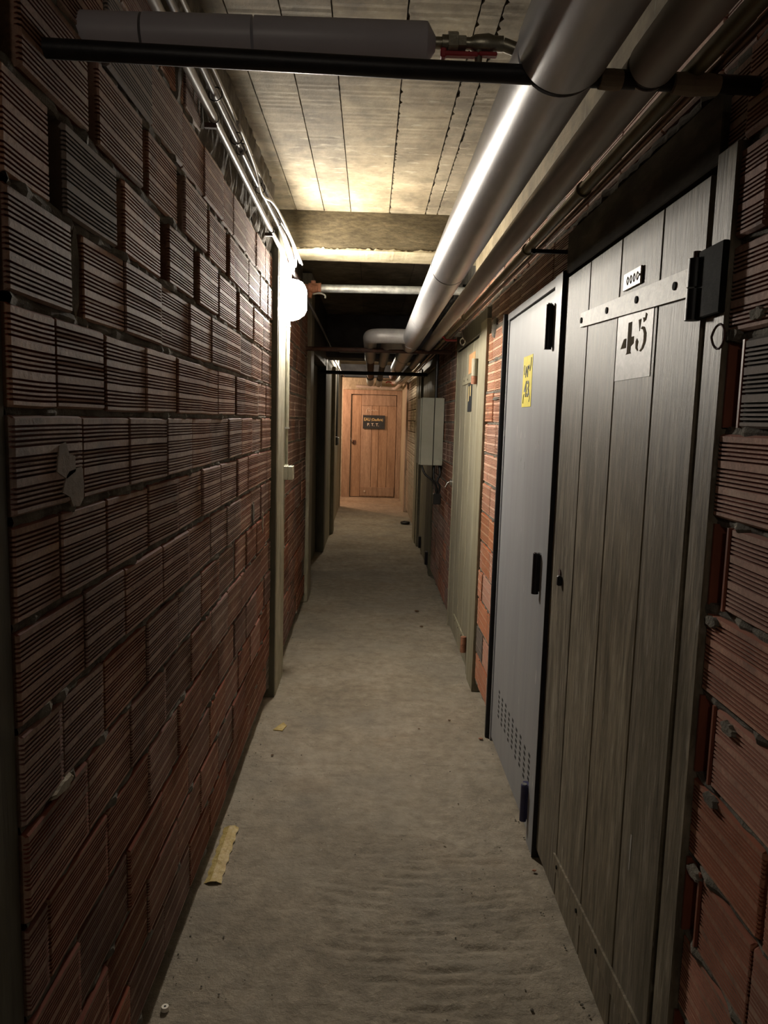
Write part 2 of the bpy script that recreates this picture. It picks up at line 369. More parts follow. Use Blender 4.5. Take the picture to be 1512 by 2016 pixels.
# ---------------------------------------------------------------- setting: ceiling of board-marked concrete strips
ce = empty('ceiling', (0, 0, CEIL), kind='structure', label='concrete ceiling marked by its formwork boards')
obj('slab', bx(-2.6, 1.2, -3.2, 15.2, CEIL+.012, CEIL+.2), 'dark_concrete', ce)
edges = [-.62, -.44, -.285, -.137, .078, .279, .345, .52, .72, .90]
for a, b in zip(edges, edges[1:]):
    bm = B(); n = 240; y0, y1 = .2, 4.38
    prof = []
    for i in range(n+1):
        y = y0+(y1-y0)*i/n; w = .002+(random.uniform(0, .009) if random.random() < .5 else 0) if a in (.078, .279, .345) else .0012+random.uniform(0, .0015)
        zz = CEIL+random.uniform(-.0008, .0008)
        prof.append([bm.verts.new((a+w, y, CEIL+.02)), bm.verts.new((a+w, y, zz)), bm.verts.new((b-.0015-random.uniform(0, .0015), y, zz)), bm.verts.new((b-.002, y, CEIL+.02))])
    for i in range(n):
        for j in range(3): bm.faces.new((prof[i][j], prof[i][j+1], prof[i+1][j+1], prof[i+1][j]))
    obj('ceiling_board', bm, 'board_concrete', ce)
obj('ceiling_board', bx(-.62, .9, -3.2, .198, CEIL, CEIL+.02), 'board_concrete', ce)
for a, b in ((-.62, -.1), (-.1, .3), (.3, .9)):
    obj('ceiling_board', bx(a+.002, b-.002, 4.67, 8.55, CEIL, CEIL+.02), 'board_concrete', ce)
obj('lower_slab', bx(-2.4, .9, 8.95, 15.0, 2.38, 2.5), 'board_concrete', ce)

# beams across the corridor
be = empty('ceiling_beam', (0, 4.5, 2.37), kind='structure', label='near concrete beam above the lit lamp')
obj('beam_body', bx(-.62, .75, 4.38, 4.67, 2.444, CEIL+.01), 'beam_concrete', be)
bm = B(); n = 120; rr = []
for i in range(n+1):
    x = -.62+1.37*i/n; t = random.uniform(-.003, .004) + .003*math.sin(i*.25)*math.sin(i*.11) + (.006 if random.random() < .08 else 0); e = random.uniform(-.004, .004)
    rr.append([bm.verts.new((x, 4.374, 2.440+random.uniform(-.001, .001))), bm.verts.new((x, 4.377, 2.448+t)), bm.verts.new((x, 4.381, 2.449+t)), bm.verts.new((x, 4.672+e, 2.446)), bm.verts.new((x, 4.672+e, 2.439))])
for i in range(n):
    for j in range(5): bm.faces.new((rr[i][j], rr[i][(j+1) % 5], rr[i+1][(j+1) % 5], rr[i+1][j]))
bm.faces.new(rr[0]); bm.faces.new(rr[-1][::-1])
obj('plaster_lip', bm, 'plaster_pale', be, label='pale ragged plaster strip under the beam')
obj('ceiling_beam', bx(-.7, .75, 8.55, 8.95, 2.175, CEIL+.01, bev=.006), 'dark_concrete', kind='structure', label='dark deep beam half way down the corridor')
obj('ceiling_beam', bx(-.7, .75, 12.35, 12.6, 2.18, 2.40, bev=.006), 'dark_concrete', kind='structure', label='dark beam in front of the far wooden door')

# ---------------------------------------------------------------- left wall
wl = empty('wall_left', (XL, 2.5, 0), kind='structure', label='left wall of grooved red hollow bricks with recessed mortar')
obj('backing', bx(XL-.25, XL-.048, 1.084, 6.03, -.02, CEIL+.01), 'mortar', wl)
W2, W3, W4, W7 = .022, .03, .042, .062
JL = {
 5: [1.20, 1.50, 1.80, 2.084, 2.336, 2.616, 2.812, 3.084, 3.37, 3.66],
 4: [(1.115, .055), (1.425, .052), (1.75, .056), (2.06, .068), (2.39, .066), (2.71, .055), 2.83, 3.16, (3.486, .03), 3.72],
 3: [(1.267, .062), (1.57, .055), (1.905, .074), (2.222, .07), (2.552, .058), (2.92, .078), (3.30, .045), (3.60, .025)],
 2: [(1.345, .06), (1.592, .008), 1.86, 2.142, 2.43, 2.69, 2.96, 3.25, 3.56],
 1: [1.243, (1.465, .012), 1.733, (2.0, .014), 2.287, (2.546, .01), (2.875, .035), 3.09, 3.443, 3.7],
 0: [1.2],
 -1: [1.343, 1.606, 1.894, 2.172, 2.45, 2.73, 3.0, 3.275, 3.56],
 -2: [(1.247, .01), 1.459, (1.74, .008), 2.015, 2.298, 2.578, (2.903, .03), 3.16, 3.44],
 -3: [1.345, 1.563, (1.846, .008), 2.126, 2.425, 2.70, 2.98, 3.26, 3.54],
 -4: [1.235, 1.436, 1.718, 2.0, 2.288, 2.57, (2.86, .03), 3.14, 3.42],
 -5: [1.34, 1.596, 1.876, 2.156, 2.435, 2.71, 3.0],
 -6: [1.16, 1.44, 1.721, 1.998, 2.287, 2.562, (2.86, .03)],
 -7: [1.28, 1.56, 1.835, 2.115, 2.405, 2.68], -8: [1.14, 1.42, 1.70, 1.98, 2.26, 2.54, 2.82],
 -9: [1.28, 1.56, 1.84, 2.12, 2.40, 2.68],
}
JL = {k if k < 0 else k-1: v for k, v in JL.items() if k != 0}
lay(wl, 1, XL, 1.085, 3.895, range(-9, 5), JL, 'brick_dark', alt=('brick_grey', .02))
lay(wl, 1, XL, 1.085, 2.28, [5], {5: [1.31, 1.36, 1.6, 1.88, 2.1]}, 'brick_dark')
lay(wl, 1, XL, 4.30, 6.03, range(-9, 6), {}, 'brick_dark', alt=('brick_grey', .02))
mortar_beds('mortar', wl, 1, XL, 1.085, 3.9, range(-9, 7))
mortar_beds('mortar', wl, 1, XL, 4.30, 6.03, range(-9, 7))
# smeared mortar in a few wide joints, and cement smears on the faces
def blob(parent, side, face, y, z, wy, wz, t=.006, m='mortar_pale', name='mortar_smear', seed=0):
    R = random.Random(seed); bm = B(); n = 16; top = []; bot = []
    for k in range(n):
        a = 2*math.pi*k/n; r = 1+R.uniform(-.22, .22)
        top.append(bm.verts.new((face+side*t, y+math.cos(a)*wy*.5*r*.8, z+math.sin(a)*wz*.5*r*.85)))
        bot.append(bm.verts.new((face-side*.006, y+math.cos(a)*wy*.5*r, z+math.sin(a)*wz*.5*r)))
    bm.faces.new(top)
    for k in range(n): bm.faces.new((top[k], bot[k], bot[(k+1) % n], top[(k+1) % n]))
    obj(name, bm, m, parent)
for pts in ([(1.225, 1.402), (1.236, 1.444), (1.262, 1.449), (1.275, 1.43), (1.30, 1.424), (1.302, 1.398), (1.262, 1.388)],
            [(1.262, 1.392), (1.275, 1.400), (1.33, 1.404), (1.338, 1.372), (1.335, 1.348), (1.316, 1.336), (1.288, 1.338), (1.276, 1.356), (1.245, 1.366)]):
    bm = B(); poly_prism(bm, pts, lambda u, v, t: (t, u, v), XL-.005, XL+.001); obj('mortar_smear', bm, 'smear', wl)
blob(wl, 1, XL-.012, 1.345, 1.74, .055, .17, .002, 'mortar', seed=3)
blob(wl, 1, XL-.012, 2.875, 1.57, .05, .18, .002, 'mortar', seed=4)
blob(wl, 1, XL-.012, 2.90, 1.26, .045, .18, .002, 'mortar', seed=5)
blob(wl, 1, XL-.010, 2.86, .95, .045, .18, .002, 'mortar', seed=6)
blob(wl, 1, XL, 1.22, .868, .10, .02, .003, 'mortar_pale', seed=7)
blob(wl, 1, XL, 3.3, 1.075, .05, .11, .002, 'mortar', seed=8)
blob(wl, 1, XL, 3.58, 1.0, .03, .12, .004, 'mortar_pale', seed=9)
# ragged mortar above the top course, up to the slab
bm = B(); n, mrow = 100, 8; rr = []
for i in range(n+1):
    y = 1.084+(3.93-1.084)*i/n; zb = 2.275+.022*math.sin(i*.9)+random.uniform(-.02, .02) + (.16 if y < 2.0 else 0) + (.03 if 3.2 < y else 0)
    rr.append([bm.verts.new((XL-.004+random.uniform(-.006, .004)*(0 if j == 0 else 1)-(.012 if j == 0 else 0), y, zb+(CEIL+.005-zb)*j/mrow)) for j in range(mrow+1)])
for i in range(n):
    for j in range(mrow): bm.faces.new((rr[i][j], rr[i+1][j], rr[i+1][j+1], rr[i][j+1]))
obj('mortar_band', bm, 'mortar', wl)
# near timber post at the frame edge
po = empty('timber_post', (XL, 1.0, 0), 'dark timber post at the near end of the left brick wall', 'post')
obj('post_body', bx(XL-.2, XL-.004, .55, 1.022, 0, CEIL-.003, bev=.003), 'dark_wood', po)
obj('edge_strip', bx(XL-.2, XL-.012, 1.026, 1.082, 0, CEIL-.003, bev=.003), 'dark_wood', po)
obj('wall_left_near', bx(XL-.4, XL-.06, -3.2, .54, 0, CEIL), 'mortar', kind='structure', label='left wall behind the near timber post')
# concrete column that carries the beam and lamp
cl = empty('concrete_column', (-.49, 4.1, 0), 'pale weathered concrete column carrying the near ceiling beam and the lit lamp', 'column')
obj('shaft', bx(-.60, -.478, 3.935, 4.29, -.01, 2.438, bev=.004), 'column_concrete', cl)
obj('shade_strip', bx(-.60, -.4805, 3.905, 3.93, -.01, 2.438, bev=.002), 'dark_wood', cl, label='dark strip painting the shaded side of the column')  # dark strip stands for the unlit near side of the column

# left wall beyond
obj('wall_left_middle', bx(XL-.25, XL-.06, 6.03, 6.92, -.02, CEIL), 'mortar', kind='structure', label='left wall strip beside the dark doorway')
tp = obj('timber_post', bx(-.56, -.478, 6.04, 6.34, 0, 2.62, bev=.006), 'post_wood', label='grey timber post at the near side of the dark doorway', cat='post')
d5 = empty('door_5', (-.58, 7.6, 0), kind='structure', label='dark recessed plank door on the left')
for i in range(6):
    obj('plank', bx(-.62, -.585, 6.94+i*.233, 7.165+i*.233, .01, 2.05, bev=.003), 'dark_wood', d5)
obj('recess_side', bx(-.75, -.6, 6.35, 8.4, 0, 2.64), 'dark_concrete', d5)
obj('door_head', bx(-.60, -.50, 6.36, 8.4, 2.06, 2.64, bev=.004), 'dark_wood', d5)
obj('timber_post', bx(-.60, -.495, 8.38, 8.62, 0, 2.18, bev=.006), 'dark_wood', label='black timber post at the far side of the dark doorway', cat='post')
obj('wall_left_far', bx(-.72, -.497, 8.62, 12.69, -.02, 2.42), 'column_concrete', kind='structure', label='plastered left wall before the far side passage')
obj('timber_post', bx(-.4965, -.455, 9.75, 10.05, 0, 2.16, bev=.006), 'post_wood', label='narrow timber post beyond the deep dark beam', cat='post')
obj('timber_post', bx(-.60, -.49, 12.7, 12.95, 0, 2.3, bev=.006), 'dark_wood', label='timber corner post at the mouth of the far side passage', cat='post')
obj('wall_passage', bx(-2.6, -.6, 12.6, 12.75, -.02, 2.5), 'column_concrete', kind='structure', label='near wall of the far side passage')
obj('wall_passage_end', bx(-2.7, -2.5, 12.6, 15.2, -.02, 2.5), 'column_concrete', kind='structure', label='end wall of the far side passage')

# ---------------------------------------------------------------- right wall
wr = empty('wall_right', (XR, 3, 0), kind='structure', label='right wall of grooved hollow bricks between the cellar doors')
obj('backing', bx(XR+.05, XR+.25, .3, 12.29, -.02, CEIL+.01), 'mortar', wr)
ODD = (-9, -7, -5, -3, -1, 1, 3, 5)
JR = {3: [1.216], 5: [1.18]}
fullc = [k for k in range(-9, 5) if k % 2 == 0 or k >= 1]       # courses that reach the jamb
slotc = [k for k in range(-9, 1) if k % 2]
# courses counted from the joint at 1.495: 0 = 1.495-1.655 has the slot
full = [-9, -7, -5, -3, -1, 1, 2, 3, 4]; slot = [-8, -6, -4, -2, 0]
slot = [0, -2, -4, -6, -8]
lay(wr, -1, XR, .72, 1.318, full, {2: [(1.216, .03)], 4: [1.1], -5: [(1.057, .02)]}, 'brick_red', step=.5)
lay(wr, -1, XR, .72, 1.252, slot, {}, 'brick_red', step=.5)
for o in list(wr.children):     # the greyed brick beside the upper slot
    if o.name.startswith('brick') and abs(o.location.z-(course_z(0)+.008)) < .004: o.data = BM['brick_grey'][0]
for k in slot:
    z = course_z(k)+.008
    bm = B(); box(bm, XR+.03, XR+.09, 1.262, 1.315, z, z+BH)
    box(bm, XR+.001, XR+.06, 1.258, 1.264, z, z+BH); box(bm, XR+.001, XR+.06, 1.310, 1.316, z, z+BH)
    obj('brick', bm, 'brick_core', wr, label='sawn brick showing its open red core')
mortar_beds('mortar', wr, -1, XR, .72, 1.32, range(-9, 6))
for i, (y, z) in enumerate(((1.30, 1.66), (1.29, 1.16), (1.28, .69), (1.24, .85), (1.2, 1.0), (1.22, 1.685))):
    blob(wr, -1, XR, y, z, .05, .022, .004, 'mortar', seed=20+i)
# orange pier between the grey steel door and the next wooden one
lay(wr, -1, XR, 3.465, 4.05, range(-9, 3), {0: [3.54, 3.83], 1: [3.55, 3.83], 2: [3.62, 3.66], 3: [3.68], -1: [3.7], -2: [3.83]}, 'brick_orange', step=.27, alt=('brick_grey', .04))
mortar_beds('mortar', wr, -1, XR, 3.465, 4.05, range(-9, 6), mt='mortar')
blob(wr, -1, XR, 3.75, 1.62, .2, .02, .001, 'mortar', seed=31); blob(wr, -1, XR, 3.6, 1.95, .10, .08, .001, 'mortar', seed=32)
blob(wr, -1, XR, 3.9, 1.98, .12, .1, .001, 'mortar', seed=33)
lay(wr, -1, XR, 5.46, 7.2, range(-9, 5), {}, 'brick_dark', step=.28)
mortar_beds('mortar', wr, -1, XR, 5.46, 7.2, range(-9, 7))
obj('wall_right_ledge', bx(.575, XR+.06, -3.2, 4.38, 2.335, CEIL+.005, bev=.003), 'board_concrete', kind='structure', label='concrete ledge between the right brick wall and the ceiling')
# bricks over the doors
lay(wr, -1, XR+.006, 2.46, 4.05, [3], {}, 'brick_dark', step=.28)
lay(wr, -1, XR+.006, 1.325, 1.395, [3], {}, 'brick_dark', step=.28)
lay(wr, -1, XR+.01, 1.33, 5.46, [4], {}, 'brick_dark', step=.28)
mortar_beds('mortar', wr, -1, XR+.01, 1.32, 5.46, [4, 5])
# far right: whitewashed bricks
lay(wr, -1, XR-.005, 9.65, 12.28, range(-9, 5), {}, 'brick_pale', step=.28)
obj('wall_right_near', bx(XR+.05, XR+.3, -3.2, .5, -.02, CEIL), 'mortar', kind='structure', label='right wall behind the photographer')
obj('wall_back', bx(-1, 1, -3.3, -3.1, -.02, CEIL), 'mortar', kind='structure', label='wall behind the photographer')

# ---------------------------------------------------------------- door_1 : wooden door with the number
d1 = empty('door_1', (XR, 1.9, 0), kind='structure', label='weathered grey plank cellar door stencilled 45')
def plank(parent, y0, y1, z0, z1, m='door_wood', x0=XR-.002, th=.026, bev=.0025, name='plank'):
    return obj(name, bx(x0, x0+th, y0, y1, z0, z1, bev=bev), m, parent)
for a, b in ((1.428, 1.6445), (1.650, 1.911), (1.917, 2.178), (2.184, 2.445)):
    plank(d1, a, b, .035, 1.962)
plank(d1, 1.319, 1.394, 0, 1.985, x0=XR-.008, th=.05, name='jamb')
plank(d1, 1.396, 2.45, 1.972, 2.10, x0=XR-.004, th=.05, name='head', m='lintel_wood')
obj('gap_shade_sheet', bx(XR+.03, XR+.05, 1.40, 2.45, 0, 1.98), 'black_flat', d1)  # black sheet behind the planks paints the shade in their gaps
# ledge strap (painted like the door) with nails, on top and at the foot
st = obj('strap_hinge', (lambda bm: (poly_prism(bm, [(1.445, 1.750), (1.445, 1.805), (2.232, 1.824), (2.236, 1.784)], lambda u, v, t: (t, u, v), XR-.0095, XR-.001), bm)[1])(B()), 'strap_paint', d1, label='long strap painted like the planks')
for y, z in ((2.222, 1.802), (1.985, 1.797), (1.765, 1.79), (1.545, 1.783)):
    obj('nail', tb([(XR-.012, y, z), (XR-.008, y, z)], .0085, 10), 'black_paint', st)
obj('foot_strap', (lambda bm: (poly_prism(bm, [(1.43, .225), (1.43, .165), (2.19, .125), (2.20, .168)], lambda u, v, t: (t, u, v), XR-.008, XR-.001), bm)[1])(B()), 'door_wood', d1)
for y, z in ((2.15, .15), (1.93, .16), (1.75, .175), (1.50, .185)):
    obj('nail', tb([(XR-.011, y, z), (XR-.007, y, z)], .006, 8), 'black_paint', d1)
hg = obj('hinge', bx(XR-.020, XR-.008, 1.318, 1.425, 1.700, 1.822, bev=.002), 'black_paint', d1, label='heavy black hinge')
shade(obj('hinge_barrel', tb([(XR-.018, 1.428, 1.700), (XR-.018, 1.428, 1.757)], .0145, 20), 'black_steel', hg))
shade(obj('hinge_barrel', tb([(XR-.018, 1.428, 1.760), (XR-.018, 1.428, 1.812)], .0145, 20), 'black_steel', hg))
shade(obj('hinge_pin', tb([(XR-.018, 1.428, 1.80), (XR-.018, 1.428, 1.825)], .007, 12), 'rusty_dark', hg))
pl = obj('name_plate', bx(XR-.008, XR-.003, 1.755, 1.872, 1.826, 1.866, bev=.001), 'plate_metal', d1, label='small brass coloured plate')
for i in range(4):
    y = 1.84-.022*i
    obj('plate_mark', tb(smooth_path([(XR-.0085, y, 1.855), (XR-.0085, y+.006, 1.846), (XR-.0085, y, 1.836), (XR-.0085, y-.006, 1.846), (XR-.0085, y, 1.855)], 3), .0009, 5), 'paint_brown', pl)
obj('nail', tb([(XR-.010, 1.762, 1.846), (XR-.007, 1.762, 1.846)], .003, 8), 'black_steel', pl)
pp = obj('number_label', bx(XR-.0034, XR-.0022, 1.668, 1.908, 1.612, 1.768), 'paper_white', d1, label='faded white painted panel')
def Q(u, v, t):      # u from the left of the digit field as seen (y decreasing), v up
    return (t, 1.874-u*.98, 1.672+v*.74)
def digit(polys, nm):
    for p in polys:
        bm = B(); poly_prism(bm, p, Q, XR-.0042, XR-.0034); obj(nm, bm, 'paint_brown', pp)
digit([[(.042, .0), (.078, .0), (.072, .006), (.072, .100), (.048, .100), (.048, .006)],
       [(.0, .022), (.038, .022), (.038, .052), (.022, .052), (.012, .038)],
       [(.072, .022), (.092, .030), (.092, .052), (.072, .052)]], 'digit_four')
digit([[(.118, .098), (.128, .062), (.135, .098)],
       [(.146, .100), (.152, .085), (.166, .090), (.172, .106), (.162, .112), (.160, .098)],
       [(.135, .068), (.150, .064), (.158, .050), (.158, .026), (.148, .008), (.134, .002), (.144, -.002), (.160, .006), (.174, .026), (.174, .050), (.160, .070), (.145, .074)],
       [(.122, .002), (.108, .012), (.106, .034), (.114, .042), (.124, .030), (.120, .014), (.126, .004)]], 'digit_five')
ky = obj('keyhole_plate', tb([(XR-.006, 2.328, 1.035), (XR-.001, 2.328, 1.035)], .013, 10), 'rusty_dark', d1)
obj('latch_stub', bx(XR-.016, XR-.002, 2.300, 2.316, .998, 1.030, bev=.003), 'black_steel', d1)
obj('scratch', bx(XR-.0026, XR-.002, 1.583, 1.589, .50, .585), 'paper_white', d1)
# wire ring beside the hinge
obj('wire_ring', tb([(XR-.018+.008*math.sin(a*.5), 1.325+.016*math.cos(a), 1.66+.021*math.sin(a)) for a in [2*math.pi*k/18 for k in range(19)]], .0022, 6), 'rusty_dark',
    label='rusty wire ring hanging beside the black hinge of the 45 door', cat='wire ring')

# ---------------------------------------------------------------- door_2 : grey steel door
d2 = empty('door_2', (XR, 3, 0), kind='structure', label='grey painted steel door with yellow number label')
obj('leaf', bx(XR-.004, XR+.03, 2.556, 3.405, .02, 1.950, bev=.002), 'grey_steel_paint', d2)
obj('frame_post', bx(XR-.014, XR+.045, 2.452, 2.550, 0, 1.985, bev=.0015), 'grey_steel_paint', d2)
obj('frame_post', bx(XR-.008, XR+.04, 3.410, 3.440, 0, 1.985, bev=.0015), 'grey_steel_paint', d2)
obj('frame_edge', bx(XR-.016, XR+.045, 2.446, 2.4505, 0, 1.985), 'black_steel', d2, label='outer edge of the frame, blackened for its shaded side')  # side of the grey frame made black to paint its shade
obj('frame_edge', bx(XR-.026, XR+.045, 3.4415, 3.462, 0, 1.985), 'black_steel', d2, label='black far edge of the frame')
obj('frame_head', bx(XR-.010, XR+.045, 2.552, 3.44, 1.955, 1.985, bev=.0015), 'grey_steel_paint', d2)
for z0, z1, m in ((1.750, 1.897, 'black_steel'), (.912, 1.055, 'black_steel'), (.072, .208, 'blue_black')):
    h = shade(obj('hinge', tb([(XR-.026, 2.562, z0), (XR-.026, 2.562, z1)], .0125, 18), m, d2))
    obj('hinge_leaf', bx(XR-.024, XR-.004, 2.55, 2.60, z0+.01, z1-.004, bev=.001), m, h)
    obj('hinge_cap', tb([(XR-.026, 2.562, z1), (XR-.026, 2.562, z1+.004)], .009, 10), 'steel', h)
bm = B()
for c in range(9):
    y = 3.245-c*.080
    for r in range(6):
        z = .300-r*.0225-(.006 if c % 2 else 0)
        box(bm, XR-.0048, XR-.004, y-.013, y+.013, z-.006, z+.006)
obj('perforation', bm, 'black_flat', d2, kind='stuff', label='rows of small ventilation slots')
yl = obj('number_label', bx(XR-.0052, XR-.0042, 2.888, 3.058, 1.566, 1.764), 'yellow_paper', d2, label='yellow label with a handwritten 43')
def ink(pts, r=.0019):
    obj('ink_stroke', tb(smooth_path([(XR-.0056, 3.048-u, 1.575+v) for u, v in pts], 4), r, 5), 'ink', yl)
ink([(.018, .155), (.012, .140), (.022, .118)]); ink([(.140, .178), (.136, .150), (.122, .128)])
ink([(.016, .006), (.022, .030), (.032, .042)]); ink([(.128, .010), (.136, .030), (.118, .046)])
for y, z, h in ((2.72, 1.42, .02), (2.95, 1.32, .03), (3.02, 1.35, .015), (2.73, .55, .02)):
    obj('scratch', bx(XR-.0046, XR-.004, y, y+.003, z, z+h), 'paper_white', d2)

# ---------------------------------------------------------------- door_3 : further wooden door
d3 = empty('door_3', (XR, 4.9, 0), kind='structure', label='grey green plank cellar door beyond the orange brick pier')
plank(d3, 4.055, 4.265, 0, 2.05, x0=XR-.012, th=.05, name='jamb', m='post_wood')
plank(d3, 4.268, 4.362, 0, 2.02, x0=XR-.006, th=.04, name='jamb', m='post_wood')
plank(d3, 5.43, 5.46, 0, 2.02, x0=XR-.008, th=.05, name='jamb', m='post_wood')
plank(d3, 4.06, 5.46, 1.995, 2.11, x0=XR-.010, th=.05, name='head', m='dark_wood')
for a, b in ((4.37, 4.612), (4.628, 4.882), (4.898, 5.152), (5.168, 5.425)):
    plank(d3, a, b, .03, 1.985, m='post_wood')
obj('gap_shade_sheet', bx(XR+.03, XR+.05, 4.36, 5.46, 0, 1.99), 'black_flat', d3)  # black backing, shade between these planks put in as colour
for z in (1.765, .165):
    s3 = obj('strap_hinge', bx(XR-.010, XR-.002, 4.42, 5.05, z-.025, z+.025, bev=.001), 'post_wood', d3)
    shade(obj('hinge_barrel', tb([(XR-.020, 4.40, z-.045), (XR-.020, 4.40, z)], .018, 14), 'rust', s3))
    shade(obj('hinge_barrel', tb([(XR-.020, 4.40, z+.002), (XR-.020, 4.40, z+.10 if z > 1 else z+.05)], .018, 14), 'post_wood' if z > 1 else 'rust', s3))
    for y in (4.95, 4.78, 4.6): obj('nail', tb([(XR-.012, y, z), (XR-.009, y, z)], .006, 6), 'black_steel', s3)
obj('paper_label', bx(XR-.0035, XR-.002, 4.52, 4.80, 1.80, 1.92), 'orange_paper', d3, label='faded orange paper label')
n3 = obj('number_plate', bx(XR-.005, XR-.002, 4.60, 4.78, 1.565, 1.735), 'sign_black', d3, label='black number plate with pale strokes')
obj('plate_stroke', bx(XR-.0062, XR-.005, 4.725, 4.745, 1.63, 1.722), 'sign_gold', n3)
obj('plate_stroke', bx(XR-.0062, XR-.005, 4.645, 4.670, 1.66, 1.725), 'sign_gold', n3)
lk = obj('lock_case', tb([(XR-.026, 5.46, 1.06), (XR-.002, 5.46, 1.06)], .026, 14), 'steel', d3)
obj('key_lever', tb([(XR-.03, 5.45, 1.065), (XR-.042, 5.45, 1.058), (XR-.058, 5.45, 1.025)], .006, 8), 'steel', lk)
obj('keyhole', bx(XR-.004, XR-.001, 5.44, 5.455, .96, 1.02), 'black_flat', d3)

# ---------------------------------------------------------------- door_4 and far right side
d4 = empty('door_4', (XR, 8.1, 0), kind='structure', label='dark olive plank door behind the wall cabinet')
plank(d4, 7.2, 7.34, 0, 2.1, x0=XR-.01, th=.05, name='jamb', m='dark_wood')
for i in range(5): plank(d4, 7.345+i*.31, 7.645+i*.31, .02, 2.0, m='dark_wood' if i < 2 else 'post_wood')
plank(d4, 8.92, 9.12, 0, 2.1, x0=XR-.03, th=.07, name='jamb', m='post_wood')
plank(d4, 7.2, 9.1, 2.01, 2.2, x0=XR-.012, th=.05, name='head', m='dark_wood')
for y, z in ((8.5, .12), (7.5, .12)):
    obj('hinge', bx(XR-.03, XR-.002, y-.04, y+.04, z-.06, z+.07), 'black_steel', d4)
obj('timber_post', bx(XR-.04, XR+.04, 9.14, 9.62, 0, 2.35, bev=.006), 'post_wood', label='pale timber post beyond the wall cabinet', cat='post')
obj('timber_post', bx(XR-.035, XR+.04, 12.3, 12.55, 0, 2.18, bev=.006), 'warm_wood', label='timber post just before the far wooden door', cat='post')
obj('wall_right_far', bx(XR-.015, XR+.1, 12.55, 14.6, -.02, 2.42), 'column_concrete', kind='structure', label='plastered right wall beside the far door')

# ---------------------------------------------------------------- end wall and far door
obj('wall_end', bx(-2.6, .8, 14.62, 14.9, -.02, 2.45), 'column_concrete', kind='structure', label='end wall with the far door')
YE = 14.55
d6 = empty('door_6', (.06, YE, 0), kind='structure', label='wooden plank door at the far end with a black sign')
for a, b in ((-.362, -.176), (-.171, .030), (.036, .166), (.172, .331), (.337, .498)):
    obj('plank', bx(a, b, YE, YE+.03, .01, 1.96, bev=.003), 'warm_wood', d6)
obj('batten', bx(-.17, .49, YE-.018, YE, 1.765, 1.965, bev=.003), 'warm_wood', d6)
obj('batten', bx(-.17, .49, YE-.018, YE, .03, .20, bev=.003), 'warm_wood', d6)
obj('frame_post', bx(-.53, -.372, YE-.03, YE+.06, 0, 2.06, bev=.004), 'warm_wood', d6)
obj('frame_post', bx(.508, .60, YE-.03, YE+.06, 0, 2.06, bev=.004), 'warm_wood', d6)
obj('frame_head', bx(-.371, .507, YE-.03, YE+.06, 1.975, 2.06, bev=.004), 'warm_wood', d6)
obj('door_gap_shade', bx(-.365, .50, YE+.03, YE+.04, 0, 1.97), 'black_flat', d6)  # black sheet painting the shade behind the far planks
obj('lock_plate', bx(-.33, -.27, YE-.01, YE, 1.02, 1.10), 'rusty_dark', d6)
obj('door_handle', tb(bend([(-.34, YE, 1.05), (-.34, YE-.05, 1.06), (-.37, YE-.05, 1.14)], .02), .009, 8), 'steel', d6)
obj('door_stop', tb([(-.08, YE-.03, .12), (-.08, YE-.018, .12)], .018, 10), 'plate_metal', d6)
sg = obj('door_sign', bx(-.140, .280, YE-.026, YE-.018, 1.323, 1.583, bev=.002), 'sign_black', d6, label='black sign with gold and white lettering')
obj('sign_batten', bx(-.12, .26, YE-.018, YE, 1.34, 1.57), 'warm_wood', d6)
def text(body, size, x, y, z, m, parent, name, rot=(math.pi/2, 0, 0), sx=1):
    cu = bpy.data.curves.new(name, 'FONT'); cu.body = body; cu.size = size; cu.extrude = .0012; cu.align_x = 'CENTER'; cu.offset = .0006
    t = bpy.data.objects.new(name, cu); COL.objects.link(t)
    me = bpy.data.meshes.new_from_object(t); bpy.data.objects.remove(t)
    me.materials.append(MATS[m])
    o = bpy.data.objects.new(name, me); link(o, parent); o.rotation_euler = rot; o.scale = (sx, 1, 1)
    o.location = Vector((x, y, z)) - ORG[parent.name]
text('EAU', .085, -.060, YE-.0275, 1.475, 'sign_gold', sg, 'sign_word', sx=.78)
text('(Chaufferie)', .070, .132, YE-.0275, 1.478, 'sign_gold', sg, 'sign_word', sx=.66)
text('P. T. T.', .078, .055, YE-.0275, 1.378, 'sign_white', sg, 'sign_word', sx=1.0)
RW = (math.pi/2, 0, -math.pi/2)
text('N\u00b0', .062, XR-.0058, 2.972, 1.682, 'ink', yl, 'ink_word', rot=RW, sx=1.05)
text('43', .088, XR-.0058, 2.972, 1.606, 'ink', yl, 'ink_word', rot=RW, sx=1.1)
obj('chalk_mark', tb(smooth_path([(-.075, YE-.003, 1.63), (-.06, YE-.003, 1.70), (-.02, YE-.003, 1.715), (-.03, YE-.003, 1.67), (.0, YE-.003, 1.66)], 4), .004, 5), 'sign_white', d6)
obj('chalk_mark', tb(smooth_path([(.02, YE-.003, 1.67), (.05, YE-.003, 1.685), (.07, YE-.003, 1.665), (.10, YE-.003, 1.68), (.14, YE-.003, 1.668)], 4), .004, 5), 'sign_white', d6)

